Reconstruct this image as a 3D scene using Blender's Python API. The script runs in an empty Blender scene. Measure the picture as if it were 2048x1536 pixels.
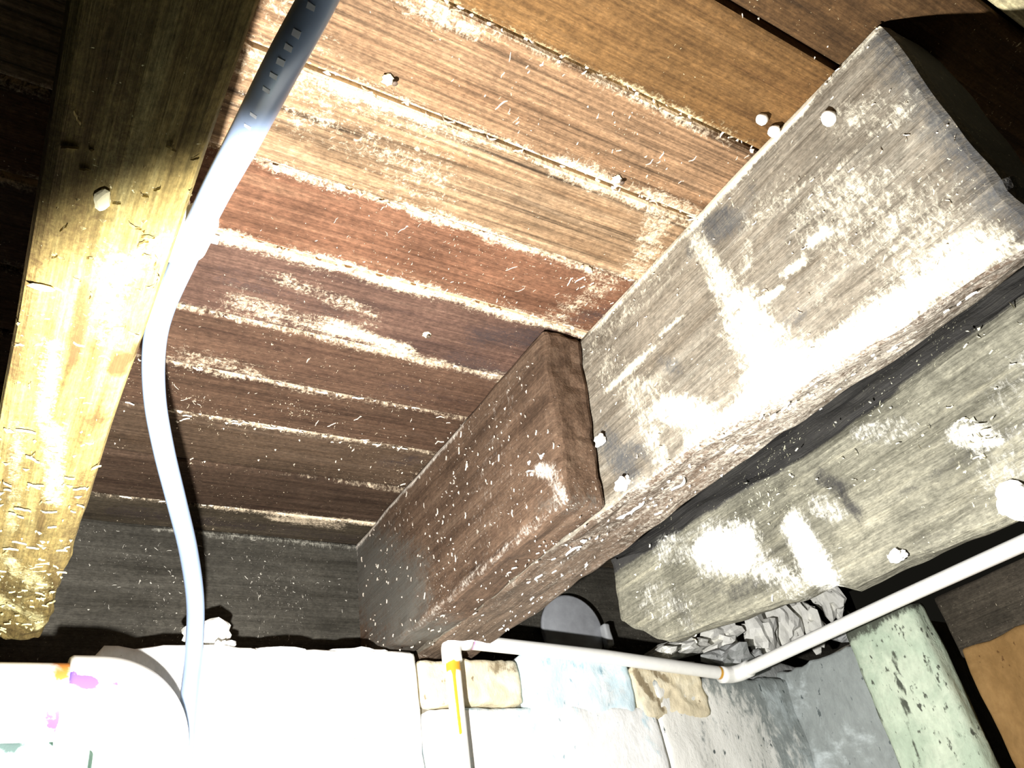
import bpy, math, random
from mathutils import Vector, Matrix, noise
random.seed(7)
C = bpy.context.scene.collection
# ---------------------------------------------------------------- units
# modelled in "bays": 1 unit = height of the subfloor above the camera
S, ZC = 0.70, 0.60
def W(x, y, z): return Vector((x*S, y*S, z*S + ZC))

# ---------------------------------------------------------------- camera
cam_d = bpy.data.cameras.new('camera'); cam = bpy.data.objects.new('camera', cam_d); C.objects.link(cam)
R = ((0.84867749, 0.18781158, 0.49444245), (-0.50572232, 0.56191186, 0.65459911), (-0.15489178, -0.80559411, 0.57186246))
M = Matrix(((R[0][0], -R[0][1], -R[0][2], 0), (R[1][0], -R[1][1], -R[1][2], 0), (R[2][0], -R[2][1], -R[2][2], 0), (0, 0, 0, 1)))
M.translation = W(0, 0, 0); cam.matrix_world = M
cam_d.sensor_width = 36.0; cam_d.lens = 1602.57/2048*36.0; cam_d.clip_start = 0.01
bpy.context.scene.camera = cam
# ---------------------------------------------------------------- world, lamp, exposure
wd = bpy.data.worlds.new('crawlspace_dark'); bpy.context.scene.world = wd; wd.use_nodes = True
wd.node_tree.nodes['Background'].inputs[0].default_value = (1.0, 0.95, 0.75, 1)
wd.node_tree.nodes['Background'].inputs[1].default_value = 0.008
sp = bpy.data.lights.new('flashlight_beam', 'SPOT'); so = bpy.data.objects.new('flashlight_beam', sp); C.objects.link(so)
so.location = W(0.140, 0.660, 0.075)
so.rotation_euler = Vector((0.573, 0.537, 0.619)).to_track_quat('-Z', 'Y').to_euler()
sp.energy = 98; sp.spot_size = math.radians(2*68.5); sp.spot_blend = 0.30; sp.shadow_soft_size = 0.010
sp.color = (1.0, 0.985, 0.955)
vs = bpy.context.scene.view_settings
vs.view_transform = 'Standard'; vs.look = 'None'; vs.gamma = 1.0; vs.use_curve_mapping = False; vs.exposure = 0.0

# ---------------------------------------------------------------- materials
class G:
    def __init__(s, name):
        s.m = bpy.data.materials.new(name); s.m.use_nodes = True; s.t = s.m.node_tree; s.n = s.t.nodes
        s.b = s.n['Principled BSDF']; s.pos = s.n.new('ShaderNodeNewGeometry').outputs['Position']
    def link(s, a, b): s.t.links.new(a, b)
    def put(s, v, sock):
        if isinstance(v, bpy.types.NodeSocket): s.link(v, sock)
        elif isinstance(v, (tuple, list)) and len(v) == 3 and sock.type == 'RGBA': sock.default_value = (*v, 1)
        else: sock.default_value = v
    def math(s, op, a, b=0.0, clamp=False):
        n = s.n.new('ShaderNodeMath'); n.operation = op; n.use_clamp = clamp
        s.put(a, n.inputs[0]); s.put(b, n.inputs[1]); return n.outputs[0]
    def scaled(s, v):
        n = s.n.new('ShaderNodeVectorMath'); n.operation = 'MULTIPLY'; s.link(s.pos, n.inputs[0]); n.inputs[1].default_value = v
        return n.outputs[0]
    def noise(s, v, scale=1.0, detail=5, rough=0.6, dist=0.0, off=0.0):
        n = s.n.new('ShaderNodeTexNoise'); n.noise_dimensions = '4D'
        s.link(s.scaled(v) if isinstance(v, tuple) else v, n.inputs['Vector'])
        n.inputs['W'].default_value = off
        n.inputs['Scale'].default_value = scale; n.inputs['Detail'].default_value = detail
        n.inputs['Roughness'].default_value = rough; n.inputs['Distortion'].default_value = dist
        return n.outputs['Fac']
    def vor(s, v, scale=1.0, feature='F1'):
        n = s.n.new('ShaderNodeTexVoronoi'); n.feature = feature; s.link(s.scaled(v), n.inputs['Vector']); n.inputs['Scale'].default_value = scale
        return n
    def step(s, v, lo, hi):
        n = s.n.new('ShaderNodeMapRange'); n.interpolation_type = 'SMOOTHSTEP'
        s.put(v, n.inputs['Value']); n.inputs['From Min'].default_value = lo; n.inputs['From Max'].default_value = hi
        return n.outputs['Result']
    def rmap(s, v, lo, hi, a, b):
        n = s.n.new('ShaderNodeMapRange'); s.put(v, n.inputs['Value'])
        for k, q in (('From Min', lo), ('From Max', hi), ('To Min', a), ('To Max', b)): n.inputs[k].default_value = q
        return n.outputs['Result']
    def mix(s, f, a, b, mode='MIX'):
        n = s.n.new('ShaderNodeMix'); n.data_type = 'RGBA'; n.blend_type = mode
        s.put(f, n.inputs[0]); s.put(a, n.inputs[6]); s.put(b, n.inputs[7]); return n.outputs[2]
    def attr(s, name):
        n = s.n.new('ShaderNodeAttribute'); n.attribute_name = name; return n.outputs['Fac']
    def bump(s, h, strength, dist=0.002):
        n = s.n.new('ShaderNodeBump'); n.inputs['Strength'].default_value = strength; n.inputs['Distance'].default_value = dist
        s.link(h, n.inputs['Height']); s.link(n.outputs[0], s.b.inputs['Normal'])
    def done(s, col, rough=0.85, spec=0.15):
        s.put(col, s.b.inputs['Base Color']); s.put(rough, s.b.inputs['Roughness']); s.b.inputs['Specular IOR Level'].default_value = spec
        return s.m

def stretch(axis, along, across):
    return tuple(along if a == axis else across for a in 'xyz')

def wood(name, dark, mid, light, axis='x', pale=(.75, .66, .5), stain_shade=(.03, .03, .035), specks=0.5, off=0.0,
         ridges=0.3, bump=0.5, grain=70, mottle=0.35, speckcol=None, fine=330):
    g = G(name)
    n1 = g.noise(stretch(axis, 4, grain), 1, 6, .65, .3, off)
    n2 = g.noise(stretch(axis, 2.5, fine), 1, 3, .6, .1, off+3)
    n3 = g.noise((9, 9, 9), 1, 5, .6, .6, off+7)
    n4 = g.noise((130, 130, 130), 1, 4, .7, 0, off+9)
    dark, mid, light = [tuple(q*.76 for q in t) for t in (dark, mid, light)]
    c = g.mix(g.step(n1, .30, .52), dark, mid); c = g.mix(g.step(n1, .50, .72), c, light)
    c = g.mix(1.0, c, g.rmap(n2, .3, .7, 1-ridges, 1+ridges*.8), 'MULTIPLY')
    c = g.mix(1.0, c, g.rmap(n3, .3, .7, 1-mottle, 1+mottle), 'MULTIPLY')
    c = g.mix(1.0, c, g.rmap(n4, .3, .7, .70, 1.28), 'MULTIPLY')
    n5 = g.noise(stretch(axis, 160, 620), 1, 3, .7, 0, off+17)
    c = g.mix(1.0, c, g.rmap(n5, .3, .7, .68, 1.32), 'MULTIPLY')
    # dark stains and painted shade, pale deposits (per-vertex maps broken up by noise)
    br = g.noise(stretch(axis, 14, 70), 1, 8, .72, .8, off+11)
    brp = g.math('ADD', g.math('MULTIPLY', g.math('SUBTRACT', br, .5), 1.9), g.math('MULTIPLY', g.math('SUBTRACT', n4, .5), .5))
    fb = g.noise((150, 150, 70), 1, 6, .75, 1.2, off+19)
    ds = g.math('MULTIPLY', g.step(g.math('ADD', g.math('ADD', g.attr('stain_shade'), g.math('MULTIPLY', brp, .6)), g.math('MULTIPLY', g.math('SUBTRACT', fb, .5), 1.6)), .25, 1.0), g.step(g.attr('stain_shade'), 0, .2))
    c = g.mix(g.math('MULTIPLY', ds, .9), c, stain_shade)
    pf = g.math('ADD', g.math('ADD', g.attr('pale'), g.math('MULTIPLY', brp, .55)), g.math('MULTIPLY', g.math('SUBTRACT', fb, .5), 1.7))
    ps = g.math('MULTIPLY', g.step(pf, .30, .90), g.step(g.attr('pale'), .0, .15))
    c = g.mix(ps, c, pale)
    if specks:
        sc = speckcol or pale
        sv = (210, 80, 80) if axis == 'x' else (80, 210, 75)
        k1 = g.noise(sv, 1, 3, .55, 1.6, off+13); k2 = g.noise((320, 320, 320), 1, 2, .5, .8, off+15)
        dens = g.rmap(g.noise((6, 6, 6), 1, 3, .6, 0, off+5), .35, .65, -.07, .035*specks+.01)
        hit = g.math('MAXIMUM', g.step(g.math('ADD', k1, dens), .685, .72), g.step(g.math('ADD', k2, dens), .705, .74))
        c = g.mix(g.math('MULTIPLY', hit, .85), c, sc)
    h = g.math('ADD', g.math('ADD', n1, g.math('MULTIPLY', n2, .6)), g.math('ADD', g.math('MULTIPLY', ps, .5), g.math('MULTIPLY', n4, .5)))
    g.bump(h, bump)
    return g.done(c)

def plaster(name, base, tint, dirt, off=0.0, bump=0.8, fine=60, amt=(.45, .7), pits=.12):
    g = G(name)
    a = g.noise((11, 11, 11), 1, 7, .66, .7, off); b = g.noise((fine, fine, fine*.5), 1, 6, .7, .3, off+2)
    c = g.mix(g.step(a, *amt), base, tint)
    c = g.mix(1.0, c, g.rmap(b, .3, .7, .82, 1.12), 'MULTIPLY')
    br = g.math('MULTIPLY', g.math('SUBTRACT', b, .5), 1.6)
    c = g.mix(g.step(g.math('ADD', g.attr('stain_shade'), br), .35, .7), c, dirt)
    c = g.mix(g.step(g.math('ADD', g.attr('pale'), br), .35, .7), c, (.86, .85, .80))
    if pits: c = g.mix(g.step(g.noise((90, 90, 45), 1, 3, .6, 0, off+6), .70-pits*.5, .74-pits*.3), c, dirt)
    g.bump(g.math('ADD', a, g.math('MULTIPLY', b, .6)), bump, .004)
    return g.done(c, .9, .1)

def plain(name, col, rough=.5, spec=.3, var=.15, sc=40, bump=0.0):
    g = G(name); a = g.noise((sc, sc, sc), 1, 5, .6)
    c = g.mix(1.0, col, g.rmap(a, .3, .7, 1-var, 1+var), 'MULTIPLY')
    if bump: g.bump(a, bump)
    return g.done(c, rough, spec)

# ---------------------------------------------------------------- meshes
def link(name, verts, faces, mat, parent=None, origin=None, attrs=None, smooth=True):
    """verts in bay units; the object's origin sits at its parent's or its own base"""
    me = bpy.data.meshes.new(name)
    o_w = parent.matrix_world.translation.copy() if parent else (W(*origin) if origin else Vector())
    if parent: o_w = Vector(parent['_at'])
    pts = [W(*v) - o_w for v in verts]
    me.from_pydata([tuple(p) for p in pts], [], faces)
    for k, vals in (attrs or {}).items():
        a = me.attributes.new(k, 'FLOAT', 'POINT'); a.data.foreach_set('value', vals)
    me.polygons.foreach_set('use_smooth', [smooth]*len(me.polygons)); me.update()
    me.materials.append(mat)
    o = bpy.data.objects.new(name, me); C.objects.link(o)
    if parent: o.parent = parent
    else: o.location = o_w
    o['_at'] = tuple(o_w)
    return o
def empty(name, at):
    o = bpy.data.objects.new(name, None); C.objects.link(o); o.location = W(*at); o['_at'] = tuple(W(*at)); o.empty_display_size = .05
    return o
def tag(o, label, cat, group=None):
    o['label'] = label; o['category'] = cat
    if group: o['group'] = group
    return o
def struct(o): o['kind'] = 'structure'; return o
def sub(lo, hi, n, r):
    L = abs(hi-lo); e = min(r/L, .3) if L else .1
    return [0.0] + [e+(1-2*e)*i/n for i in range(n+1)] + [1.0]
def rbox(fn, nx, ny, nz, dims, r=.012, cham=.55):
    """closed rounded lattice box; fn(u,v,w) -> bay xyz; dims = rough sizes; returns verts, faces, uvw"""
    us, vs_, ws = sub(0, dims[0], nx, r), sub(0, dims[1], ny, r), sub(0, dims[2], nz, r)
    idx, verts, uvw, faces = {}, [], [], []
    def vid(i, j, k):
        if (i, j, k) in idx: return idx[i, j, k]
        c = [us[i], vs_[j], ws[k]]; ext = [c[q] in (0.0, 1.0) for q in range(3)]
        if sum(ext) >= 2:
            for q in range(3):
                if ext[q]:
                    e = min(r/dims[q], .3)*cham*(.55 if sum(ext) == 2 else .7); c[q] = e if c[q] == 0.0 else 1-e
        idx[i, j, k] = len(verts); verts.append(list(fn(*c))); uvw.append(tuple(c)); return idx[i, j, k]
    I, J, K = len(us)-1, len(vs_)-1, len(ws)-1
    for i in range(I):
        for j in range(J):
            faces.append((vid(i, j, 0), vid(i, j+1, 0), vid(i+1, j+1, 0), vid(i+1, j, 0)))
            faces.append((vid(i, j, K), vid(i+1, j, K), vid(i+1, j+1, K), vid(i, j+1, K)))
    for i in range(I):
        for k in range(K):
            faces.append((vid(i, 0, k), vid(i+1, 0, k), vid(i+1, 0, k+1), vid(i, 0, k+1)))
            faces.append((vid(i, J, k), vid(i, J, k+1), vid(i+1, J, k+1), vid(i+1, J, k)))
    for j in range(J):
        for k in range(K):
            faces.append((vid(0, j, k), vid(0, j, k+1), vid(0, j+1, k+1), vid(0, j+1, k)))
            faces.append((vid(I, j, k), vid(I, j+1, k), vid(I, j+1, k+1), vid(I, j, k+1)))
    return verts, faces, uvw
def nz3(p, s, seed=0.0): return noise.noise_vector(Vector((p[0]*s[0]+seed, p[1]*s[1]+seed*1.7, p[2]*s[2]-seed)))
def roughen(verts, amp, s, seed=0.0, mask=None):
    for v in verts:
        d = nz3(v, s, seed); k = mask(v) if mask else 1.0
        v[0] += d[0]*amp*k; v[1] += d[1]*amp*k; v[2] += d[2]*amp*k
def box(x0, x1, y0, y1, z0, z1): return lambda u, v, w: (x0+(x1-x0)*u, y0+(y1-y0)*v, z0+(z1-z0)*w)
def caps(p, lst):
    """wear or painted-shade map: strongest of a list of soft capsules (a, b, radius, strength) at 2-D point p"""
    best = 0.0
    for a, b, r, s in lst:
        dx, dy = b[0]-a[0], b[1]-a[1]; L = dx*dx+dy*dy
        t = 0 if L == 0 else max(0, min(1, ((p[0]-a[0])*dx+(p[1]-a[1])*dy)/L))
        d = math.hypot(p[0]-a[0]-dx*t, p[1]-a[1]-dy*t)/r
        if d < 1: best = max(best, s*(1-d*d))
    return best
def ico(sub_=2):
    import bmesh
    bm = bmesh.new(); bmesh.ops.create_icosphere(bm, subdivisions=sub_, radius=1)
    bm.verts.index_update(); v = [tuple(q.co) for q in bm.verts]; f = [tuple(q.index for q in p.verts) for p in bm.faces]; bm.free(); return v, f
ICO2, ICO3 = ico(2), ico(3)
def lump(name, c, r, mat, parent=None, rough=.35, freq=1.3, seed=1.0, src=None, rot=0.0, smooth=False, facet=0.0):
    vs0, fs = src or ICO3; ca, sa = math.cos(rot), math.sin(rot); out = []
    for v in vs0:
        d = noise.noise(Vector(v)*freq+Vector((seed*3.1, seed, -seed)))*rough + noise.noise(Vector(v)*freq*3+Vector((seed, 9, seed)))*rough*.4
        if facet: d = round(d/facet)*facet*.6+d*.4
        k = 1+d; x, y, z = v[0]*r[0]*k, v[1]*r[1]*k, v[2]*r[2]*k
        out.append((c[0]+x*ca-z*sa, c[1]+y, c[2]+x*sa+z*ca))
    return link(name, out, fs, mat, parent, None if parent else c, smooth=smooth)
def spline(pts, n):
    P = [Vector(p) for p in pts]; P = [P[0]*2-P[1]] + P + [P[-1]*2-P[-2]]; out = []
    for i in range(1, len(P)-2):
        for k in range(n):
            t = k/n; a, b, c, d = P[i-1:i+3]
            out.append(.5*((2*b)+(c-a)*t+(2*a-5*b+4*c-d)*t*t+(3*b-a-3*c+d)*t**3))
    out.append(P[-2]); return out
def sweep(path, rad, seg=24, cap=True):
    """tube along a path; rad is a number or a list per path point"""
    verts, faces = [], []; N = len(path); up = None
    for i, p in enumerate(path):
        t = (path[min(i+1, N-1)]-path[max(i-1, 0)]).normalized()
        if up is None: up = t.orthogonal().normalized()
        up = (up - t*up.dot(t)).normalized(); sd = t.cross(up); r = rad[i] if isinstance(rad, list) else rad
        for k in range(seg):
            a = 2*math.pi*k/seg; verts.append(list(p+up*math.cos(a)*r+sd*math.sin(a)*r))
    for i in range(N-1):
        for k in range(seg):
            a, b = i*seg+k, i*seg+(k+1) % seg; faces.append((a, b, b+seg, a+seg))
    if cap: faces.append(tuple(range(seg))[::-1]); faces.append(tuple((N-1)*seg+k for k in range(seg)))
    return verts, faces
def flakes(name, parent, mat, spots, lift):
    """hundreds of tiny dust flakes and curled fibres stuck on a surface: spots = (centre, normal, long axis, length, width)"""
    V, F = [], []
    for c, n, t, L, w in spots:
        c, n, t = Vector(c), Vector(n), Vector(t); t = (t-n*t.dot(n)).normalized(); s = n.cross(t); b = len(V)
        if random.random() < .5:                       # ragged flake
            k = 8; ph = random.random()*6
            for i in range(k):
                a = 2*math.pi*i/k; q = .75+.45*noise.noise(Vector((math.cos(a)*1.3+ph, math.sin(a)*1.3, b)))*1.6+random.uniform(-.2, .2)
                V.append(list(c+t*math.cos(a)*L*q*.8+s*math.sin(a)*w*q-n*lift*.6))
            V.append(list(c+n*min(L, w)*.3+n*lift*.5)); F += [(b+i, b+(i+1) % k, b+k) for i in range(k)]
        else:                                          # thin curled fibre
            m = 5; bend = random.uniform(-.9, .9); w2 = min(w, L*.3)*.55; L2 = L*1.25
            for i in range(m+1):
                u = i/m*2-1; p = c+t*u*L2+s*(bend*u*u*L2*.5+random.uniform(-.12, .12)*L2); hw = w2*(1-.75*u*u)*random.uniform(.7, 1.3)
                V += [list(p-s*hw-n*lift*.3), list(p+n*(lift*.5+w2*.3)), list(p+s*hw-n*lift*.3)]
            for i in range(m):
                q = b+3*i; F += [(q, q+3, q+4, q+1), (q+1, q+4, q+5, q+2)]
    o = link(name, V, F, mat, parent, smooth=False); o['kind'] = 'stuff'; return o

FLAKE = plain('pale_flake', (.80, .70, .56), .9, .1)
FLAKE_W = plain('white_flake', (.85, .83, .78), .9, .1)
DARK = plain('dark_soil', (.05, .045, .035), .95, .05)

# ================================================================ SETTING
# ---- ceiling: subfloor planks running left to right
top = W(0, 0, 1.055)
vv, ff, _ = rbox(box(-.9, 3.2, -.9, 2.15, 1.055, 1.10), 2, 2, 1, (4, 3, .05))
ceiling = struct(link('ceiling', vv, ff, DARK, None, (1.0, .7, 1.055)))
seams = [-.72, -.56, -.40, -.235, -.065, .102, .275, .444, .605, .777, .941, 1.13, 1.295, 1.456, 1.64, 1.832, 2.0]
# dark, mid, light, far-seam pale, near-seam pale, specks
PL = {
 4: ((.42, .36, .20), (.55, .48, .28), (.62, .55, .34)),
 5: ((.040, .022, .010), (.085, .045, .018), (.14, .08, .035)),
 6: ((.085, .042, .015), (.15, .078, .027), (.21, .115, .045)),
 7: ((.15, .082, .042), (.235, .14, .076), (.30, .185, .105)),
 8: ((.15, .088, .046), (.25, .16, .09), (.34, .23, .14)),
 9: ((.105, .048, .026), (.165, .078, .044), (.20, .105, .06)),
 10: ((.070, .040, .031), (.115, .064, .045), (.17, .10, .07)),
 11: ((.068, .036, .023), (.105, .058, .036), (.135, .078, .05)),
 12: ((.062, .033, .020), (.095, .054, .033), (.125, .075, .048)),
 13: ((.062, .038, .022), (.10, .064, .040), (.13, .088, .058)),
 14: ((.045, .026, .017), (.072, .044, .028), (.098, .062, .042)),
 15: ((.045, .034, .022), (.075, .058, .038), (.11, .088, .06)),
}
# pale dust squeezed out along each seam: strength profile by seam index (x, value)
SEAM = {6: [(.3, .15), (.9, .2)], 7: [(.2, .85), (.32, .8), (.40, .62), (.6, .7), (.75, .85), (.92, .45)],
        8: [(.1, .7), (.25, .95), (.4, .85), (.5, .75), (.65, .9), (.9, .9)],
        9: [(.1, .7), (.25, .75), (.4, .95), (.6, .92), (.75, .85), (.9, .65)],
        10: [(.1, .92), (.3, .95), (.55, .95), (.8, .95)], 11: [(.1, .5), (.25, .7), (.4, .65), (.55, .8), (.72, .75)],
        12: [(.1, .5), (.25, .75), (.45, .65), (.6, .55), (.8, .6)], 13: [(.1, .15), (.25, .55), (.45, .8), (.6, .7), (.75, .6)],
        14: [(.1, .1), (.5, .25), (.78, .45)], 15: [(.1, .55), (.4, .5), (.55, .8), (.75, .95)], 5: [(0, 0), (2, 0)]}
def prof(tab, x):
    if x <= tab[0][0]: return tab[0][1]
    for (a, p), (b, q) in zip(tab, tab[1:]):
        if x <= b: return p+(q-p)*(x-a)/(b-a)
    return tab[-1][1]
# worn patches on the planks: (x, y) capsules
CPALE = [((.13, .40), (.20, .62), .09, .42), ((.15, .62), (.45, .70), .10, .40), ((.30, .47), (.40, .455), .028, .62), ((.36, .62), (.22, .62), .035, .5),
         ((.42, 1.09), (.60, 1.11), .028, .95), ((.30, 1.00), (.50, 1.04), .03, .55), ((.25, 1.08), (.40, 1.10), .04, .55),
         ((.86, .62), (.90, .74), .05, .6), ((.88, .78), (.83, .93), .05, .55), ((.80, .60), (.9, .60), .04, .7), ((.62, .60), (.72, .60), .03, .8),
         ((.55, 1.86), (.76, 1.87), .02, .75), ((.2, 1.25), (.35, 1.27), .03, .5)]
CSTAIN = [((.40, .765), (.44, .74), .05, .35), ((.22, 1.03), (.45, 1.06), .045, .45), ((.72, 1.02), (.84, .98), .06, .75), ((.70, 1.1), (.82, 1.12), .05, .65),
          ((.86, .92), (.93, .86), .04, .65), ((.62, 1.25), (.80, 1.22), .06, .35), ((.2, 1.90), (.8, 1.93), .05, .6), ((.74, 1.53), (.80, 1.50), .05, .6)]
for i in range(len(seams)-1):
    a, b = seams[i], seams[i+1]; gap = .0028; cols = PL.get(i, PL[5])
    dz = random.uniform(-.004, .004); rg = .85 if i in (7, 8) else .35
    m = wood('plank_wood', *cols, axis='x', off=i*5.3, specks=.75 if 6 <= i <= 12 else .35, ridges=rg, grain=60, fine=210 if i in (7, 8) else 330,
             pale=(.84, .68, .48) if i > 6 else (.70, .58, .34), bump=.45, mottle=.22, stain_shade=(.035, .026, .026))
    v, f, uvw = rbox(box(-.8, 3.0, a+gap, b-gap, 1.0+dz, 1.05), 120, 8, 1, (3.8, b-a, .05), .008)
    pale, st = [], []
    for p, q in zip(v, uvw):
        n = noise.noise(Vector((p[0]*9, i*3.0, 1.3)))*.5+noise.noise(Vector((p[0]*26, i*7.0, 4)))*.35
        e0, e1 = (p[1]-a)/(b-a), (b-p[1])/(b-a)
        w0 = .13*(1+1.4*n); w1 = .12*(1-1.4*n)
        k0 = prof(SEAM.get(i, SEAM[5]), p[0])*max(0, 1-e0/max(w0, .02)); k1 = prof(SEAM.get(i+1, SEAM[5]), p[0])*max(0, 1-e1/max(w1, .02))
        pale.append(max(k0, k1, caps((p[0], p[1]), CPALE)*.9)); st.append(caps((p[0], p[1]), CSTAIN))
        p[2] += noise.noise(Vector((p[0]*3, p[1]*9, i)))*.0025
    link('plank', v, f, m, ceiling, attrs={'pale': pale, 'stain_shade': st}, smooth=False)
sp_ = []
for _ in range(620):
    x = .1+.82*random.random()**.62; y = random.choice(seams[6:15]) + random.gauss(0, .05) if random.random() < .45 else random.uniform(.28, 1.5)
    if y < .2: continue
    an = random.gauss(1.57, .6); L = random.choice((.0025, .003, .004, .006, .009)); sp_.append(((x, y, 1.0), (0, 0, -1), (math.cos(an), math.sin(an), 0), L, random.uniform(.0015, .003)))
flakes('dust_flakes', ceiling, FLAKE, sp_, .003)
# ragged dust ridges along the seams (real thickness)
ridge = []
for s_i in (7, 8, 9, 10, 11, 12, 13, 15):
    for _ in range(70):
        x = random.uniform(.1, .92); k = prof(SEAM[s_i], x)
        if random.random() > k*.8: continue
        an = random.gauss(0, .25); ridge.append(((x, seams[s_i]+random.gauss(0, .006), 1.0), (0, 0, -1), (math.cos(an), math.sin(an), 0), random.uniform(.004, .010), random.uniform(.002, .0045)))
flakes('seam_dust', ceiling, FLAKE, ridge, .003)

# ---- floor and the unseen sides
vv, ff, _ = rbox(box(-1.0, 3.2, -1.0, 2.3, -.95, -.857), 20, 20, 1, (4, 3, .1)); roughen(vv, .012, (4, 4, 4))
struct(link('floor', vv, ff, DARK, None, (1, .7, -.857)))
vv, ff, _ = rbox(box(-1.0, -.92, -.95, 2.25, -.86, 1.06), 2, 4, 4, (.1, 3, 2)); struct(link('wall_left', vv, ff, DARK, None, (-.95, .7, -.857)))
vv, ff, _ = rbox(box(-.92, 3.1, -.98, -.92, -.86, 1.06), 2, 4, 4, (4, .1, 2)); struct(link('wall_front', vv, ff, DARK, None, (1, -.95, -.857)))

# ---- back foundation wall: whitewashed stones in a mortar core
WASH = plaster('whitewashed_stone', (.95, .95, .92), (.84, .92, .97), (.42, .38, .28), 0, .6, amt=(.55, .8), pits=.05)
BLUE = plaster('blue_washed_stone', (.72, .90, .98), (.92, .97, .98), (.36, .52, .60), 4, .8, amt=(.42, .62), pits=.12)
TAN = plaster('tan_stone', (.78, .68, .48), (.92, .86, .68), (.30, .24, .15), 8, 1.0, amt=(.40, .65), pits=.14)
GREYW = plaster('grey_stone', (.34, .37, .36), (.62, .68, .68), (.12, .14, .14), 12, 1.0, amt=(.5, .68), pits=.12)
GREENW = plaster('green_washed_stone', (.40, .54, .50), (.60, .74, .68), (.12, .17, .16), 16, .9, amt=(.42, .66), pits=.10)
CORE = plaster('mortar_core', (.24, .22, .18), (.16, .15, .12), (.05, .045, .04), 20, 1.0)
vv, ff, _ = rbox(box(-.92, 2.62, 1.785, 2.12, -.86, .60), 40, 3, 20, (3.5, .3, 1.4), .02); roughen(vv, .008, (8, 8, 8), 2)
wall = struct(link('wall_back', vv, ff, CORE, None, (.9, 1.95, -.857)))
def stone(x0, x1, z0, z1, mat, proud=0.0, parent=None, seed=1.0, ztop=None, stain_shade=None, amp=.006, depth=.24, n=(22, 4, 16), lab=None, pale=None):
    def fn(u, v, w):
        x = x0+(x1-x0)*u; zt = ztop(x) if ztop else z1
        return x, 1.75-proud+depth*v, z0+(zt-z0)*w
    v, f, q = rbox(fn, *n, (x1-x0, depth, max(z1-z0, .05)), .014)
    roughen(v, amp, (13, 13, 13), seed); roughen(v, amp*.5, (45, 45, 45), seed+5)
    at = {}
    if stain_shade: at['stain_shade'] = [caps((p[0], p[2]), stain_shade) for p in v]
    if pale: at['pale'] = [caps((p[0], p[2]), pale) for p in v]
    o = link('stone', v, f, mat, parent or wall, attrs=at, smooth=True)
    if lab: o['label'] = lab
    return o
def jag(base, a, s, seed): return lambda x: base+a*noise.noise(Vector((x*s, seed, 0)))+a*.6*noise.noise(Vector((x*s*4, seed, 3)))
stone(-.90, .885, -.20, .630, WASH, 0, seed=1, ztop=lambda x: jag(.626, .010, 6, 1)(x)-.075*max(0, min(1, (.20-x)/.05)), n=(60, 4, 26),
      stain_shade=[((.37, .43), (.42, .36), .03, .45), ((.45, .47), (.52, .44), .03, .4), ((.7, .40), (.85, .39), .03, .35)], lab='large whitewashed stone, blown out white')
stone(.892, 1.178, .500, .622, TAN, -.006, seed=2, ztop=jag(.610, .010, 9, 2), stain_shade=[((1.10, .59), (1.19, .60), .03, .6), ((.90, .61), (.93, .60), .02, .5)], lab='tan stone behind the white riser pipe')
stone(1.185, 1.535, .470, .630, BLUE, .004, seed=3, ztop=jag(.628, .006, 9, 4), stain_shade=[((1.22, .60), (1.45, .585), .03, .45)], lab='pale blue washed stone')
STREAK = plaster('streaked_wash_stone', (.95, .95, .93), (.60, .80, .88), (.40, .52, .56), 27, .8, amt=(.52, .66), pits=.10)
stone(.890, 1.60, -.20, .492, STREAK, .002, seed=4, n=(36, 4, 20), stain_shade=[((1.0, .49), (1.18, .485), .015, .6)], lab='broad whitewashed stone of the lower course')
stone(1.542, 1.80, .455, .61, TAN, .002, seed=5, ztop=jag(.60, .014, 9, 6), amp=.014, stain_shade=[((1.55, .58), (1.62, .48), .02, .8), ((1.60, .60), (1.66, .56), .02, .7)], lab='rough tan rubble stone')
stone(1.607, 2.2, -.20, .565, GREYW, 0, seed=6, n=(30, 4, 20), ztop=jag(.572, .012, 7, 7), amp=.010,
      pale=[((1.75, .0), (1.85, .35), .30, .8), ((1.75, .45), (1.95, .48), .08, .6), ((1.6, .2), (1.7, .5), .15, .9), ((2.0, .0), (2.1, .35), .15, .45)], lab='grey stone with worn whitewash at the wall corner')
stone(-.90, .235, .02, .438, GREENW, .055, seed=8, n=(30, 4, 16), depth=.06, stain_shade=[((.04, .43), (.07, .42), .02, .9), ((.12, .44), (.2, .43), .012, .6)], lab='pale green washed stone under the drain pipe')
# broken lip of the big stone, split by a crack
lump('stone', (.432, 1.80, .632), (.028, .05, .012), WASH, wall, .5, 1.6, 3.3)
lump('stone', (.55, 1.80, .624), (.09, .05, .010), WASH, wall, .4, 1.6, 5.1)
lump('stone', (.74, 1.80, .626), (.08, .05, .009), WASH, wall, .4, 1.6, 6.4)

# ---- right-hand wall
ORANGE = plaster('orange_brown_board', (.22, .125, .045), (.32, .19, .075), (.10, .05, .018), 30, .8, amt=(.35, .7), pits=.12)
UMBER = wood('dark_umber_board', (.045, .038, .028), (.075, .062, .046), (.10, .085, .062), 'y', off=40, specks=.1)
vv, ff, _ = rbox(box(2.215, 2.55, -.9, 1.176, -.86, .60), 3, 24, 20, (.3, 2.0, 1.4), .02)
v2, f2, _ = rbox(box(2.215, 2.55, 1.30, 1.80, -.86, .60), 3, 8, 20, (.3, .5, 1.4), .02); ff = ff+[tuple(q+len(vv) for q in p) for p in f2]; vv = vv+v2
v2, f2, _ = rbox(box(2.50, 2.56, 1.15, 1.32, -.86, .60), 2, 3, 8, (.06, .17, 1.4), .02); ff = ff+[tuple(q+len(vv) for q in p) for p in f2]; vv = vv+v2
roughen(vv, .006, (8, 8, 8), 4)
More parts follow.
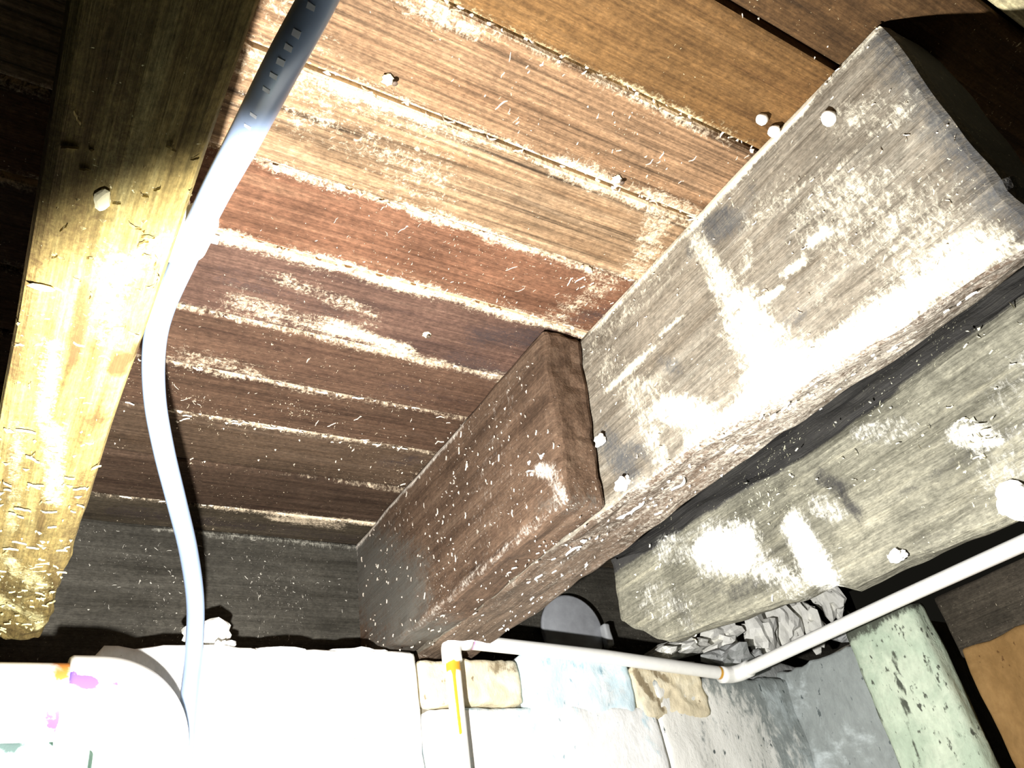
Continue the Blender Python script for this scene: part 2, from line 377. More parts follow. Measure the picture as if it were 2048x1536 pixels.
wallr = struct(link('wall_right', vv, ff, CORE, None, (2.4, .4, -.857)))
def side(name, y0, y1, z0, z1, mat, x=2.2, d=.03, seed=1.0, amp=.006, n=(3, 16, 20), attrs=None, lab=None, zbot=None, ztop=None):
    def fn(u, v, w):
        y = y0+(y1-y0)*v; zb = zbot(y) if zbot else z0; zt = ztop(y) if ztop else z1
        return x+d*u, y, zb+(zt-zb)*w
    v, f, q = rbox(fn, *n, (d, y1-y0, z1-z0), .01); roughen(v, amp, (14, 14, 14), seed)
    at = {k: [caps((p[1], p[2]), c) for p in v] for k, c in (attrs or {}).items()}
    o = link(name, v, f, mat, wallr, attrs=at)
    if lab: o['label'] = lab
    return o
side('stone', 1.46, 1.79, -.2, .60, GREYW, 2.17, .06, 3, .012, lab='dark grey stone in the wall corner', ztop=jag(.585, .015, 8, 9))
side('board', .20, 1.196, .44, .612, UMBER, 2.195, .035, 4, .003, lab='dark umber board along the wall top')
side('board', .20, 1.184, -.8, .462, ORANGE, 2.180, .045, 5, .008, lab='orange brown board with a ragged top edge', zbot=None, ztop=jag(.462, .014, 16, 3), n=(3, 26, 24))

# ================================================================ TIMBERS
# ---- left floor joist
LJ = wood('yellow_joist_wood', (.12, .078, .024), (.25, .185, .064), (.40, .33, .135), 'y', pale=(.82, .72, .36), stain_shade=(.07, .042, .016), specks=.8, off=50, grain=75, bump=.9, mottle=.45, ridges=.35, speckcol=(.8, .72, .42))
v, f, q = rbox(box(-.042, .087, -.55, 1.765, .630, .998), 10, 150, 8, (.13, 2.3, .37), .012)
roughen(v, .004, (10, 3, 10), 1); roughen(v, .010, (26, 14, 26), 2, lambda p: max(0, min(1, (p[1]-1.15)/.5)) if p[2] < .8 else 0)
roughen(v, .006, (60, 40, 60), 3, lambda p: max(0, min(1, (p[1]-1.2)/.4)) if p[2] < .8 else 0)
LS = [((.068, .855), (.072, .825), .015, 1.5), ((.078, .825), (.087, .80), .010, 1.4), ((-.036, .50), (-.030, .90), .024, .75), ((-.01, .50), (.0, .66), .03, .6), ((.016, .72), (.022, .86), .011, 1.1), ((-.02, 1.05), (-.01, 1.2), .016, .7), ((.03, 1.15), (.035, 1.35), .016, .6), ((.060, .965), (.066, .955), .022, .8), ((.022, .70), (.02, .78), .016, .45), ((.0, .42), (.02, .55), .03, .55),
      ((.0, 1.5), (.09, 1.66), .05, .45), ((-.02, 1.25), (.0, 1.4), .03, .45), ((.07, 1.1), (.085, 1.35), .03, .6), ((.02, 1.7), (.08, 1.75), .04, .6), ((-.04, .3), (-.035, .9), .02, .4), ((.06, 1.35), (.085, 1.55), .02, .6)]
LP = [((.03, .66), (.05, .80), .03, .5), ((.0, .82), (.005, .98), .016, .7), ((.04, .70), (.075, .62), .02, .6), ((.02, 1.0), (.045, 1.2), .022, .7), ((-.02, 1.0), (.0, 1.3), .018, .5), ((.0, 1.4), (.06, 1.5), .03, .6), ((-.02, 1.55), (.03, 1.62), .03, .7), ((.06, 1.62), (.08, 1.7), .02, .7)]
lj = link('floor_joist', v, f, LJ, None, (.022, .6, .63), {'stain_shade': [caps((p[0], p[1]), LS) for p in v], 'pale': [caps((p[0], p[1]), LP) for p in v]}, smooth=False)
tag(lj, 'yellowish rough-sawn joist at the left, frayed at its lower end', 'joist')
sp_ = [((random.uniform(-.04, .085), random.uniform(1.0, 1.75), .627), (0, 0, -1), (random.gauss(0, 1), random.gauss(0, .6), 0), random.uniform(.003, .009), random.uniform(.001, .003)) for _ in range(150)]
sp_ += [((random.uniform(-.04, .085), random.uniform(.5, 1.1), .629), (0, 0, -1), (random.gauss(0, 1), random.gauss(0, .6), 0), random.uniform(.002, .006), .0015) for _ in range(90)]
flakes('wood_fibres', lj, plain('frayed_fibre', (.62, .52, .26), .9, .1), sp_, .003)

# ---- main joist on the right
MJ = wood('grey_joist_wood', (.13, .105, .075), (.23, .20, .155), (.34, .31, .25), 'y', pale=(.86, .80, .64), stain_shade=(.055, .058, .062), specks=.7, off=60, grain=65, bump=.8, mottle=.3, ridges=.3, speckcol=(.75, .68, .48))
def zb(y):
    return prof([(.19, .548), (.37, .560), (.56, .583), (.8, .622), (1.0, .627), (1.95, .632)], y)
def fmj(u, v_, w):
    y = .19+1.76*v_; y -= .0*w; b = zb(y)+(.628-zb(y))*u
    return .915+.160*u, y, b+(1.0-b)*w
v, f, q = rbox(fmj, 10, 120, 26, (.16, 1.76, .375), .014)
MP = [((.612, .952), (.60, .86), .032, .70), ((.60, .86), (.585, .76), .042, .74), ((.585, .76), (.575, .66), .066, .82), ((.575, .64), (.60, .60), .085, .92),
      ((.75, .625), (.56, .60), .045, .80), ((.56, .61), (.40, .590), .052, .84), ((.40, .590), (.26, .590), .055, .84), ((.80, .72), (.72, .65), .045, .80), ((.86, .80), (.84, .66), .04, .55),
      ((.565, .735), (.385, .775), .010, 1.15), ((.93, .835), (.70, .845), .009, .95), ((.92, .99), (.20, .99), .014, .85), ((.60, .985), (.34, .985), .02, 1.1),
      ((.38, .80), (.30, .68), .11, .50), ((.30, .90), (.24, .84), .05, .5), ((.5, .9), (.42, .86), .06, .42), ((.95, .95), (.7, .95), .05, .42), ((.9, .88), (.8, .75), .06, .48), ((.53, .86), (.545, .82), .025, .6), ((.46, .70), (.40, .72), .04, .42)]
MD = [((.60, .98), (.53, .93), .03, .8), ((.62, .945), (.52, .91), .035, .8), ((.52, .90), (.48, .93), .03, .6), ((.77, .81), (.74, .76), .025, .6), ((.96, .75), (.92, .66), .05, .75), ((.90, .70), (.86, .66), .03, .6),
      ((.50, .70), (.44, .70), .04, .4), ((.19, .97), (.19, .60), .07, .75), ((.30, .78), (.25, .70), .04, .35), ((.55, .70), (.5, .68), .03, .5)]  # near-end entry paints the flashlight's falloff; the rest are dark stains
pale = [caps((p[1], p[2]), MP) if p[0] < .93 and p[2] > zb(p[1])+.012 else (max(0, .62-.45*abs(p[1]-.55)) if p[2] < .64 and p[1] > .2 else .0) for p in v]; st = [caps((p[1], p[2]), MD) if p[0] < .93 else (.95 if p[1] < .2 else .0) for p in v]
roughen(v, .005, (12, 4, 12), 7); roughen(v, .007, (30, 12, 30), 8, lambda p: 1 if p[2] < .66 else 0)
mj = link('floor_joist', v, f, MJ, None, (1.0, 1.0, .63), {'pale': pale, 'stain_shade': st}, smooth=False)
tag(mj, 'long grey weathered joist with white streaks running up to the right', 'joist')
MJB = wood('brown_underside_wood', (.10, .068, .046), (.17, .12, .084), (.25, .185, .135), 'y', pale=(.82, .74, .62), stain_shade=(.06, .05, .04), specks=.9, off=66, bump=.9)
mj.data.materials.append(MJB)
for p in mj.data.polygons:
    if p.normal.z < -.6: p.material_index = 1
sp_ = []
for _ in range(150):
    y = random.uniform(.3, 1.7); u = random.random()
    sp_.append(((.925+.14*u, y, zb(y)+(.628-zb(y))*u-.001), (0, 0, -1), (random.gauss(0, .4), 1, 0), random.choice((.002, .003, .004, .006)), random.uniform(.0015, .004)))
for y_, u_ in ((1.17, .18), (1.13, .20), (1.31, .22), (1.33, .16), (1.02, .3), (.98, .34), (.88, .5), (.62, .8), (.75, .5)):
    sp_.append(((.925+.14*u_, y_, zb(y_)+(.628-zb(y_))*u_-.001), (0, 0, -1), (random.gauss(0, .15), 1, 0), random.uniform(.014, .022), random.uniform(.006, .009)))
flakes('plaster_flakes', mj, FLAKE_W, sp_, .003)
sp_ = [((.913, random.uniform(.2, .95), random.uniform(.6, .99)), (-1, 0, 0), (0, random.gauss(0, 1), random.gauss(0, .7)), random.choice((.0025, .003, .004)), .0016) for _ in range(150)]
flakes('dust_flakes', mj, FLAKE, sp_, .002)

# ---- short joist nailed beside it
BJ = wood('brown_block_wood', (.075, .045, .028), (.125, .078, .05), (.18, .12, .08), 'y', pale=(.78, .70, .60), stain_shade=(.105, .100, .086), specks=.9, off=70, grain=55, bump=.6, mottle=.28, ridges=.2)
def fbj(u, v_, w):
    y0 = .952+.04*(1-w); y = y0+(1.946-y0)*v_; b = prof([(.95, .630), (1.5, .622), (1.75, .640), (2, .65)], y)
    return .820+.012*(1-w)*0+.093*u, y, b+(.990-b)*w
v, f, q = rbox(fbj, 7, 70, 22, (.093, 1.0, .36), .012)
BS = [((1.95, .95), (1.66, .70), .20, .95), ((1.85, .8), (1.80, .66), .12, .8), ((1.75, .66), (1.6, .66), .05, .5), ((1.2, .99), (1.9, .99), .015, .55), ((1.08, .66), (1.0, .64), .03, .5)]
BP = [((1.06, .73), (1.03, .71), .02, .8), ((1.30, .988), (1.95, .985), .022, .85), ((1.94, .97), (1.95, .66), .016, .45), ((1.05, .636), (1.72, .632), .016, .42), ((1.02, .70), (1.0, .64), .03, .55), ((1.10, .95), (1.30, .66), .14, .22), ((1.02, .635), (1.25, .632), .010, .4)]
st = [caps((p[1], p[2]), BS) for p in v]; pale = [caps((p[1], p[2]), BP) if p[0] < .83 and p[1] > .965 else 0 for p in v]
roughen(v, .005, (10, 5, 10), 11); roughen(v, .006, (30, 20, 30), 12, lambda p: 1 if p[2] < .67 or p[1] < 1.0 else .2)
bj = link('blocking_joist', v, f, BJ, None, (.866, 1.45, .63), {'pale': pale, 'stain_shade': st}, smooth=False)
tag(bj, 'short brown joist with a squared-off end fixed beside the long grey joist', 'joist')
sp_ = [((.818, random.uniform(.98, 1.9), random.uniform(.64, .97)), (-1, 0, 0), (0, random.gauss(0, .4), 1), random.choice((.002, .0025, .003, .004, .006)), random.uniform(.001, .002)) for _ in range(230)]
sp_ += [((random.uniform(.83, .91), random.uniform(1.0, 1.75), .622), (0, 0, -1), (random.gauss(0, .4), 1, 0), random.choice((.002, .003, .005)), random.uniform(.0015, .003)) for _ in range(60)]
sp_ += [((.818, random.uniform(1.03, 1.09), random.uniform(.70, .76)), (-1, 0, 0), (0, 1, .5), .009, .006) for _ in range(6)]
flakes('plaster_flakes', bj, plain('tan_flake', (.56, .49, .41), .9, .1), sp_[:-6], .003); flakes('plaster_flakes', bj, FLAKE_W, sp_[-6:], .003)

# ---- lower beam at the right
RB = wood('weathered_beam_wood', (.10, .095, .07), (.20, .19, .145), (.32, .30, .22), 'y', pale=(.86, .84, .74), stain_shade=(.022, .021, .022), specks=.9, off=80, grain=60, bump=1.0, mottle=.4, ridges=.3, speckcol=(.72, .70, .5))
def frb(u, v_, w):
    y = -.35+1.66*v_
    b = prof([(-.35, .372), (.42, .374), (.55, .380), (.66, .386), (.75, .384), (.79, .408), (.86, .412), (.93, .420), (1.02, .432), (1.11, .446), (1.18, .450), (1.28, .518), (1.31, .545)], y)
    x = 1.152+.050*u + (0 if w < .66 else (w-.66)/.34*.075)
    return x, y+(.0 if v_ < .98 else -.03*w), b+(.745-b)*w
v, f, q = rbox(frb, 4, 150, 28, (.05, 1.66, .31), .016)
RP = [((1.0, .57), (.93, .54), .07, .95), ((1.12, .63), (1.05, .60), .05, .55), ((.80, .52), (.79, .42), .042, .95), ((.74, .53), (.72, .50), .03, .6), ((.48, .51), (.45, .49), .03, .8), ((.9, .50), (.85, .44), .05, .6),
      ((.45, .42), (.3, .46), .08, .4), ((.62, .60), (.55, .57), .03, .5), ((1.2, .55), (1.1, .48), .06, .4), ((.40, .53), (.25, .57), .05, .4)]
RD = [((.97, .475), (.90, .46), .035, .6), ((.72, .575), (.69, .53), .025, .8), ((.70, .53), (.68, .47), .016, .85), ((1.05, .53), (1.0, .50), .03, .5), ((1.3, .672), (.95, .665), .034, 2.2), ((.95, .665), (.55, .660), .040, 2.6), ((.55, .66), (.2, .668), .030, 2.2), ((1.3, .72), (.2, .72), .05, 2.0), ((1.12, .51), (1.1, .47), .03, .6), ((.6, .47), (.3, .48), .014, .5), ((.6, .40), (.3, .43), .03, .35)]  # upper-edge entries paint the long joist's cast shadow; the rest are stains
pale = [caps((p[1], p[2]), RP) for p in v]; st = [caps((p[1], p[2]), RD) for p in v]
roughen(v, .007, (9, 4, 9), 21); roughen(v, .006, (34, 16, 34), 22)
rb = link('support_beam', v, f, RB, None, (1.22, .5, .38), {'pale': pale, 'stain_shade': st}, smooth=False)
tag(rb, 'thick weathered grey beam at the right, below the long joist, with a blunt left end', 'beam')
sp_ = [((1.150, random.uniform(.2, 1.25), random.uniform(.42, .65)), (-1, 0, 0), (0, random.gauss(0, 1), random.gauss(0, 1)), random.choice((.003, .004, .005)), random.uniform(.0015, .003)) for _ in range(110)]
sp_ += [((1.148, .46+random.gauss(0, .018), .50+random.gauss(0, .018)), (-1, 0, 0), (0, 1, random.random()), .007, .006) for _ in range(14)]
flakes('plaster_flakes', rb, plain('cream_flake', (.80, .77, .62), .9, .1), sp_, .004)

# ---- rim board closing the bay
RM = wood('dark_rim_wood', (.040, .036, .028), (.068, .062, .050), (.095, .088, .072), 'x', pale=(.45, .43, .36), stain_shade=(.03, .03, .03), specks=.7, off=90, grain=50, bump=.5, ridges=.2, mottle=.25, speckcol=(.5, .47, .4))
v, f, q = rbox(box(-.9, 3.0, 1.952, 2.03, .605, .999), 90, 3, 16, (3.9, .08, .39), .012); roughen(v, .003, (6, 6, 10), 31)
rm = link('rim_board', v, f, RM, None, (.9, 1.99, .605), {'pale': [.62*max(0, 1-abs(p[2]-.985)/.02) if .3 < p[0] < .9 else 0 for p in v]}, smooth=False)
tag(rm, 'dark grey rim board standing behind the foundation wall top', 'board')
sp_ = [((random.uniform(.15, .8), 1.949, random.uniform(.77, .98)), (0, -1, 0), (random.gauss(0, 1), 0, random.gauss(0, 1)), random.choice((.003, .004, .005)), .002) for _ in range(60)]
flakes('dust_flakes', rm, plain('grey_flake', (.55, .52, .45), .9, .1), sp_, .002)

# ---- green washed post against the right-hand wall
PW = plaster('green_washed_post', (.50, .60, .46), (.66, .74, .58), (.10, .11, .085), 33, 1.2, fine=75, amt=(.40, .62), pits=.22)
def fpo(u, v_, w):
    return 2.120+.075*u, 1.217+.238*v_, -.855+(.612+.855)*w
v, f, q = rbox(fpo, 4, 18, 60, (.075, .238, 1.46), .02); roughen(v, .007, (12, 12, 5), 41); roughen(v, .005, (40, 40, 14), 42)
PS = [((1.2, .63), (1.46, .61), .06, .95), ((1.33, .5), (1.36, .35), .012, .8), ((1.36, .42), (1.39, .2), .010, .6), ((1.24, .45), (1.25, .2), .03, .35), ((1.45, .5), (1.46, -.1), .02, .6), ((1.3, .1), (1.3, .2), .02, .6)]
po = link('wall_post', v, f, PW, None, (2.16, 1.335, -.855), {'stain_shade': [caps((p[1], p[2]), PS) for p in v]})
tag(po, 'upright post with flaking pale green wash behind the white water pipe', 'post')

# ================================================================ PIPES
# ---- drain pipe with a bend, lower left
g = G('cream_pvc'); pn = g.noise((60, 60, 60), 1, 5, .65, .5); pb = g.math('MULTIPLY', g.math('SUBTRACT', pn, .5), 1.5)
c = g.mix(1.0, (.94, .93, .87), g.rmap(pn, .3, .7, .95, 1.04), 'MULTIPLY')
c = g.mix(g.step(g.math('ADD', g.attr('orange'), g.math('MULTIPLY', pb, .7)), .3, .75), c, (.62, .24, .05))
c = g.mix(g.step(g.math('ADD', g.attr('purple'), g.math('MULTIPLY', pb, .8)), .35, .6), c, (.20, .11, .46))
PVC = g.done(c, .35, .4)
dp = tag(empty('drain_pipe', (.14, 1.585, .463)), 'thick cream plastic drain pipe bending downward at the lower left', 'pipe')
PY, PZ, PR = 1.585, .463, .0625
def near(p): return p[1] < PY+.01
v, f = sweep([Vector((x, PY, PZ)) for x in [-.9+.03*i for i in range(29)]+[-.03+.006*i for i in range(30)]], PR, 48)
pur = [caps((p[0], p[2]), [((.104, .430), (.112, .418), .012, .62), ((.116, .45), (.119, .41), .008, .65)]) if near(p) else 0 for p in v]
org = [max(0, 1-abs(p[0]-.118)/.020)*(.95 if p[2] > .48 else .35) + caps((p[0], p[2]), [((.06, .535), (.12, .53), .02, .6), ((.09, .51), (.10, .48), .02, .45)]) if near(p) else 0 for p in v]
link('pipe', v, f, PVC, dp, attrs={'purple': pur, 'orange': org})
hx = [.126+.005*i for i in range(11)]
path = [Vector((x, PY, PZ)) for x in hx]; BR = .085
cx = path[-1].x
arc = [Vector((cx+BR*math.sin(t), PY, PZ-BR+BR*math.cos(t))) for t in [math.pi/2*i/22 for i in range(1, 23)]]
down = [arc[-1]+Vector((0, 0, -.012*i)) for i in range(1, 8)]
full = path+arc+down
rad = [.0755]*len(path)+[.0755]*len(arc)+[.0755]*len(down); rad[0] = .072
v, f = sweep(full, rad, 56)
pur = [caps((p[0], p[2]), [((.132, .478), (.160, .472), .020, .85), ((.160, .470), (.196, .472), .010, .62), ((.148, .492), (.152, .494), .008, .7)]) if near(p) else 0 for p in v]
org = [max(0, 1-abs(p[0]-.129)/.004)*.7 if near(p) else 0 for p in v]
link('elbow', v, f, PVC, dp, attrs={'purple': pur, 'orange': org})
v, f = sweep([Vector((cx+BR, PY, z)) for z in (PZ-BR-.07, -.3, -.855)], PR, 40)
link('pipe', v, f, PVC, dp)

# ---- thin white water pipe
g = G('white_cpvc'); pn = g.noise((70, 70, 70), 1, 5, .65, .4); pb = g.math('MULTIPLY', g.math('SUBTRACT', pn, .5), 1.2)
c = g.mix(1.0, (.96, .95, .90), g.rmap(pn, .3, .7, .96, 1.03), 'MULTIPLY')
c = g.mix(g.step(g.math('ADD', g.attr('orange'), g.math('MULTIPLY', pb, .5)), .35, .65), c, (.72, .36, .03))
c = g.mix(g.step(g.math('ADD', g.attr('purple'), g.math('MULTIPLY', pb, .5)), .35, .7), c, (.62, .24, .48))
CP = g.done(c, .35, .4)
wp = tag(empty('water_pipe', (.955, 1.71, .6)), 'thin white water pipe rising, crossing the wall top and turning toward the right edge', 'pipe')
r0 = .0185; E0 = Vector((.957, 1.71, .640)); E1 = Vector((1.905, 1.71, .563))
def wpipe(name, pts, r, orange=None, purple=None, n=30):
    P = []
    for a, b in zip(pts, pts[1:]): P += [a.lerp(b, i/n) for i in range(n)]
    P.append(pts[-1]); v, f = sweep(P, r, 28)
    return link(name, v, f, CP, wp, attrs={'orange': [orange(p) if orange else 0 for p in v], 'purple': [purple(p) if purple else 0 for p in v]})
wpipe('pipe', [Vector((.945, 1.71, -.855)), Vector((.952, 1.71, .30)), Vector((.957, 1.71, .61))], r0, n=60,
      orange=lambda p: (max(0, 1-abs(p[2]-.572)/.022)+caps((p[0], p[2]), [((.949, .58), (.948, .42), .005, 1.1)])*1.0) if p[1] < 1.712 else 0)
wpipe('pipe', [E0, E0.lerp(E1, .5)+Vector((0, 0, .006)), E1+Vector((-.01, 0, 0))], r0, n=40,
      purple=lambda p: max(0, 1-abs(p[0]-1.012)/.012)*.9, orange=lambda p: max(0, 1-abs(p[0]-1.835)/.012)*.9)
far = Vector((1.938, .55, .562))
wpipe('pipe', [E1+Vector((0, -.01, 0)), E1.lerp(far, .5)+Vector((.006, 0, .004)), far, Vector((1.95, -.6, .56))], r0, orange=lambda p: max(0, 1-abs(p[1]-1.60)/.012)*.55)
# fittings
def fit(name, path, r, col=.12):
    n = len(path); return wpipe(name, path, r, n=6)
def bend(c, a, b, R_, n=10):
    a, b = Vector(a), Vector(b); o = c+(a+b)*R_
    return [c+a*(R_*2.0)]+[o-b*R_*math.cos(t)-a*R_*math.sin(t) for t in [math.pi/2*i/n for i in range(n+1)]]+[c+b*(R_*2.0)]
wpipe('elbow_fitting', bend(E0, (0, 0, -1), (1, 0, 0), .027), .0245, n=2, purple=lambda p: max(0, 1-abs(p[0]-1.008)/.010)*.7)
wpipe('elbow_fitting', bend(E1, (-1, 0, 0), (0, -1, 0), .030), .0235, n=2)
lump('glue_lump', (.945, 1.705, .672), (.017, .014, .010), CP, wp, .5, 1.8, 2.2)
lump('glue_lump', (.930, 1.705, .655), (.012, .012, .006), CP, wp, .5, 1.8, 4.2)

# ---- bluish plastic tube hanging past the left joist
g = G('blue_white_tube'); tn = g.noise((30, 30, 30), 1, 4)
TUBE = g.done(g.mix(1.0, (.33, .43, .62), g.rmap(tn, .3, .7, .95, 1.05), 'MULTIPLY'), .28, .5)
g.b.inputs['Subsurface Weight'].default_value = .0
pts = [(.128, .220, .62), (.126, .306, .626), (.120, .392, .637), (.123, .520, .697), (.127, .677, .776), (.131, .847, .841), (.128, .988, .857), (.133, 1.062, .837), (.156, 1.158, .812), (.192, 1.252, .779), (.239, 1.365, .749), (.292, 1.495, .716), (.336, 1.612, .664), (.357, 1.69, .595), (.357, 1.70, .508), (.356, 1.70, .424), (.355, 1.70, .30), (.35, 1.70, -.3), (.35, 1.70, -.855)]
path = spline(pts, 12); TR = .0172
v, f = sweep(path, [.0135+.0037*min(1, i/48) for i in range(len(path))], 28)
tb = link('plastic_tube', v, f, TUBE, None, (.35, 1.70, -.855))
tag(tb, 'long bluish white plastic tube curving down past the left joist', 'tube')
PRN = plain('tube_print', (.86, .89, .95), .5, .3)
Vv, Ff = [], []; cam_dir = Vector((0, 0, 0))
for i in range(8, 168):
    if (i % 11) in (5, 6) or i % 2: continue
    p = path[i]; t = (path[i+1]-path[i-1]).normalized(); n = (cam_dir-p).normalized(); n = (n-t*n.dot(t)).normalized(); sd = t.cross(n)
    n = (n+sd*.15).normalized(); sd = t.cross(n); b = len(Vv); q = p+n*((TR if i > 48 else .0135+.0037*i/48)*1.012)
    for a_, c_ in ((-.0035, -.0028), (.0030, -.0036), (.0040, .0028), (-.0020, .0036)):
        Vv.append(list(q+t*a_*random.uniform(.7, 1.2)+sd*c_)); 
    for k in range(4): Vv.append(list(Vector(Vv[b+k])-n*.0016))
    Ff += [(b, b+1, b+2, b+3), (b, b+4, b+5, b+1), (b+1, b+5, b+6, b+2), (b+2, b+6, b+7, b+3), (b+3, b+7, b+4, b)]
o = link('printed_marking', Vv, Ff, PRN, tb, smooth=False); o['kind'] = 'stuff'
# clip holding it
CL = plain('white_clip_plastic', (.90, .90, .86), .4, .4)
pc = Vector((.131, .800, .838)); t = Vector((0, .95, .25)).normalized()
cl = tag(empty('pipe_clip', (.115, .80, .838)), 'white plastic clip holding the bluish tube to the left joist', 'clip')
v, f = sweep([pc-t*.045+t*.009*i for i in range(11)], [.021]+[.0235]*9+[.021], 28); link('collar', v, f, CL, cl)
v, f, _ = rbox(box(.088, .118, .77, .83, .80, .875), 3, 5, 6, (.03, .06, .07), .006); link('bracket', v, f, CL, cl)
v, f = sweep([Vector((.150+.006*i, .80, .838)) for i in range(3)], .007, 12); link('screw', v, f, CL, cl)

# ---- capped grey pipe behind the joists
GR = plain('grey_cap_plastic', (.34, .36, .385), .6, .35, .25, 60, .3)
cp = tag(empty('capped_pipe', (1.50, 1.925, .762)), 'round grey capped pipe end in the dark gap between joist and beam', 'pipe')
cc = Vector((1.50, 1.918, .762)); ax = Vector((.05, 1, .02)).normalized()
v, f = sweep([cc, cc+ax*.01, cc+ax*.024], .094, 44); link('pipe', v, f, plain('dark_grey_pipe', (.10, .105, .11), .6, .3), cp)
prof_ = [(-.035, .002), (-.035, .048), (-.032, .074), (-.026, .093), (-.014, .101), (-.004, .103), (.012, .103), (.016, .098)]
v, f = sweep([cc+ax*a for a, _ in prof_], [b for _, b in prof_], 44); link('cap', v, f, GR, cp)
v, f = sweep([cc+ax*a for a in (-.004, -.002, .010, .012)], [.102, .108, .108, .102], 44); link('rim', v, f, plain('grey_cap_rim', (.30, .31, .33), .5, .4), cp)
v, f, _ = rbox(box(1.598, 1.622, 1.885, 1.915, .705, .775), 3, 3, 6, (.02, .03, .07), .006); roughen(v, .003, (30, 30, 30)); link('latch', v, f, plain('grey_latch', (.42, .43, .44), .5, .4), cp)

# ================================================================ LOOSE PIECES
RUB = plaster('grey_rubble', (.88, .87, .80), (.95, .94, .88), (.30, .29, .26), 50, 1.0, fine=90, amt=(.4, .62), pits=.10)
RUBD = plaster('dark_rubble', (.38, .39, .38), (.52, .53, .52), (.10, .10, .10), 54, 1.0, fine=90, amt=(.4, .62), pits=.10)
tag(lump('rubble_chunk', (.405, 1.80, .668), (.048, .034, .030), RUB, None, .5, 1.4, 12.0), 'pale rubble lump on the wall top just right of the bluish tube', 'rubble')
tag(lump('rubble_chunk', (1.107, 1.775, .672), (.030, .026, .028), RUB, None, .45, 1.4, 8.0), 'small white mortar lump poking up behind the water pipe by the joist', 'rubble')
CH = [  # centre, radii, rotation, material, label
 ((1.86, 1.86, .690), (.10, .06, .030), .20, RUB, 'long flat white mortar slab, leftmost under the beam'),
 ((2.00, 1.81, .640), (.08, .05, .040), .15, RUBD, 'dark grey rubble lump right above the water pipe bend'),
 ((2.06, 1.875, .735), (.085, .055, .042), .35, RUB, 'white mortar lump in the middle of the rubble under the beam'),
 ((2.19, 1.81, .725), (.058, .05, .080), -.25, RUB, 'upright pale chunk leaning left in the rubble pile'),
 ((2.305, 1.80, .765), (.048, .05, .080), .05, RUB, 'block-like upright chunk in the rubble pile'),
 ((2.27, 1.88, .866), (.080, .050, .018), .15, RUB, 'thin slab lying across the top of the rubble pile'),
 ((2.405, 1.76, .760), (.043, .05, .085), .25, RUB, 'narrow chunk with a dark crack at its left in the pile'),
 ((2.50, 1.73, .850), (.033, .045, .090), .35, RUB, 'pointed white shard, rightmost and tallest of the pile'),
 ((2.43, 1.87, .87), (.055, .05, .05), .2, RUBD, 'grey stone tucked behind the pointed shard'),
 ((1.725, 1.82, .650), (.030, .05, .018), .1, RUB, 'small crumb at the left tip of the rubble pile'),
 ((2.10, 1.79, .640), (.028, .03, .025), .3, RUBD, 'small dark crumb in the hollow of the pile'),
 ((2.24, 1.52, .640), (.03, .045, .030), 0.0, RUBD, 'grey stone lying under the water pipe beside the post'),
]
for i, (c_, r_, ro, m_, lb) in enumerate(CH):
    tag(lump('rubble_chunk', c_, r_, m_, None, .75, 1.5, 20+i*2.3, rot=ro, facet=.18), lb, 'rubble', 'rubble under the beam')
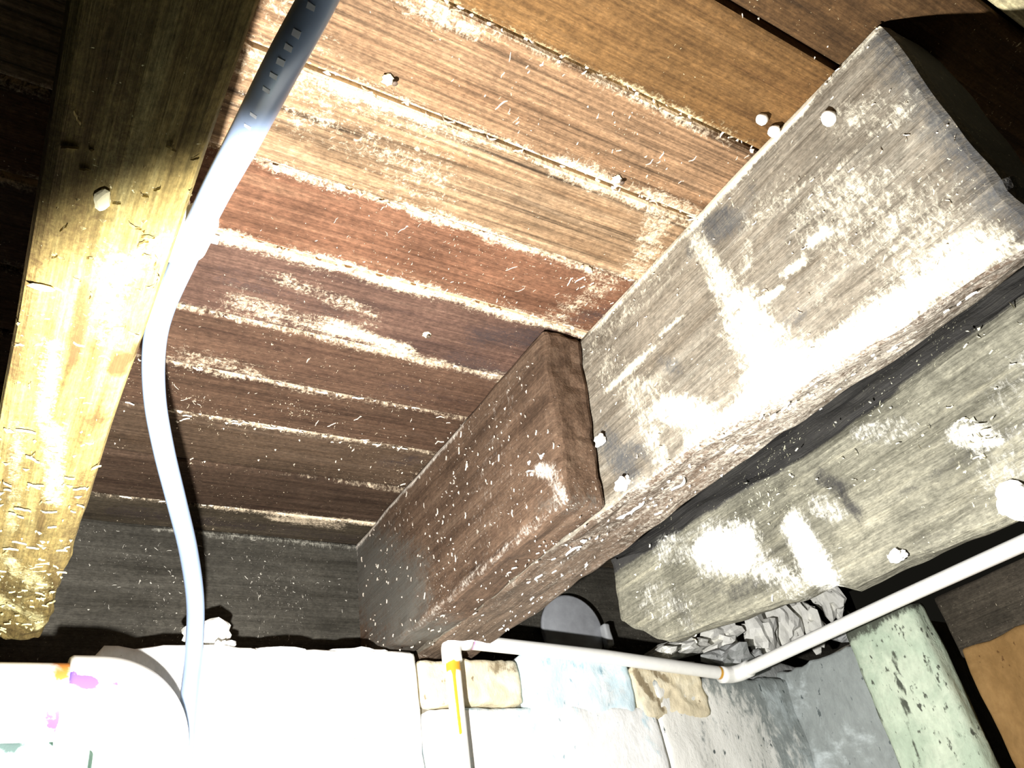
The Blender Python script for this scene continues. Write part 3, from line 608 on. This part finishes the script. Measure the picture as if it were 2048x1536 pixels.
# mortar bed that carries the pile
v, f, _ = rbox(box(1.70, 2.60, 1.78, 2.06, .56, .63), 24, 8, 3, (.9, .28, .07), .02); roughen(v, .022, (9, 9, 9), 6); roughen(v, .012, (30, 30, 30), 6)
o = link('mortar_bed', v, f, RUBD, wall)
COC = plain('white_cocoon', (.90, .88, .82), .8, .2)
for c_, r_, ro, lb in (((.874, .390, .990), (.011, .009, .010), .3, 'oval white cocoon on the plank near the right joist, left one of two'),
                       ((.905, .396, .985), (.010, .010, .009), .0, 'white cocoon wedged in the corner of plank and right joist'),
                       ((.910, .318, .922), (.007, .011, .014), .3, 'lone white cocoon on the face of the right joist')):
    tag(lump('cocoon', c_, r_, COC, None, .15, 1.5, 3, ICO2, ro, True), lb, 'cocoon')
CHIP = plain('pale_chip', (.80, .74, .48), .8, .2)
tag(lump('wood_chip', (.013, .588, .627), (.007, .014, .004), CHIP, None, .3, 1.5, 5, ICO2), 'pale wood chip on the shaded part of the left joist', 'chip')
tag(lump('wood_chip', (-.022, .729, .627), (.013, .004, .003), CHIP, None, .3, 1.5, 6, ICO2), 'thin pale wood chip near the left edge of the left joist', 'chip')
tag(lump('plaster_chip', (1.145, .455, .388), (.012, .026, .022), FLAKE_W, None, .4, 1.5, 7), 'white plaster lump on the bottom edge of the lower beam at the far right', 'chip')
tag(lump('plaster_chip', (1.145, .646, .394), (.008, .014, .009), FLAKE_W, None, .6, 1.5, 8), 'small white plaster chip on the bottom edge of the lower beam above the pipe', 'chip')
tag(lump('plaster_chip', (.908, .935, .755-.11), (.008, .016, .012), FLAKE_W, None, .6, 1.5, 9), 'white plaster lump at the lower corner of the short joist end', 'chip')
tag(lump('plaster_chip', (.906, .962, .752), (.006, .014, .011), FLAKE_W, None, .6, 1.5, 10), 'white plaster chip stuck beside the short joist on the grey joist face', 'chip')
IRON = plain('rusty_iron', (.10, .07, .05), .7, .4)
def nail(at, lb, tilt):
    n = tag(empty('nail', at), lb, 'nail')
    p = Vector(at); d = Vector((tilt, .15, -1)).normalized()
    v, f = sweep([p-d*.006, p+d*.010], .0020, 8); link('shank', v, f, IRON, n)
    v, f = sweep([p+d*.010, p+d*.012], .0042, 10); link('head', v, f, IRON, n)
    lump('splinter', (at[0]-.006, at[1]+.004, at[2]-.003), (.009, .008, .003), CHIP, n, .9, 1.6, 4, ICO2)
nail((.328, .570, 1.0), 'nail with pale splintered wood in the second grainy plank', .3)
nail((.618, 1.048, 1.0), 'nail tip with white splinters in the dark stained plank', -.3)
nail((.739, .582, 1.0), 'nail with pale splinters on the plank seam near the right joist', .2)

for o in bpy.data.objects:
    if '_at' in o.keys(): del o['_at']
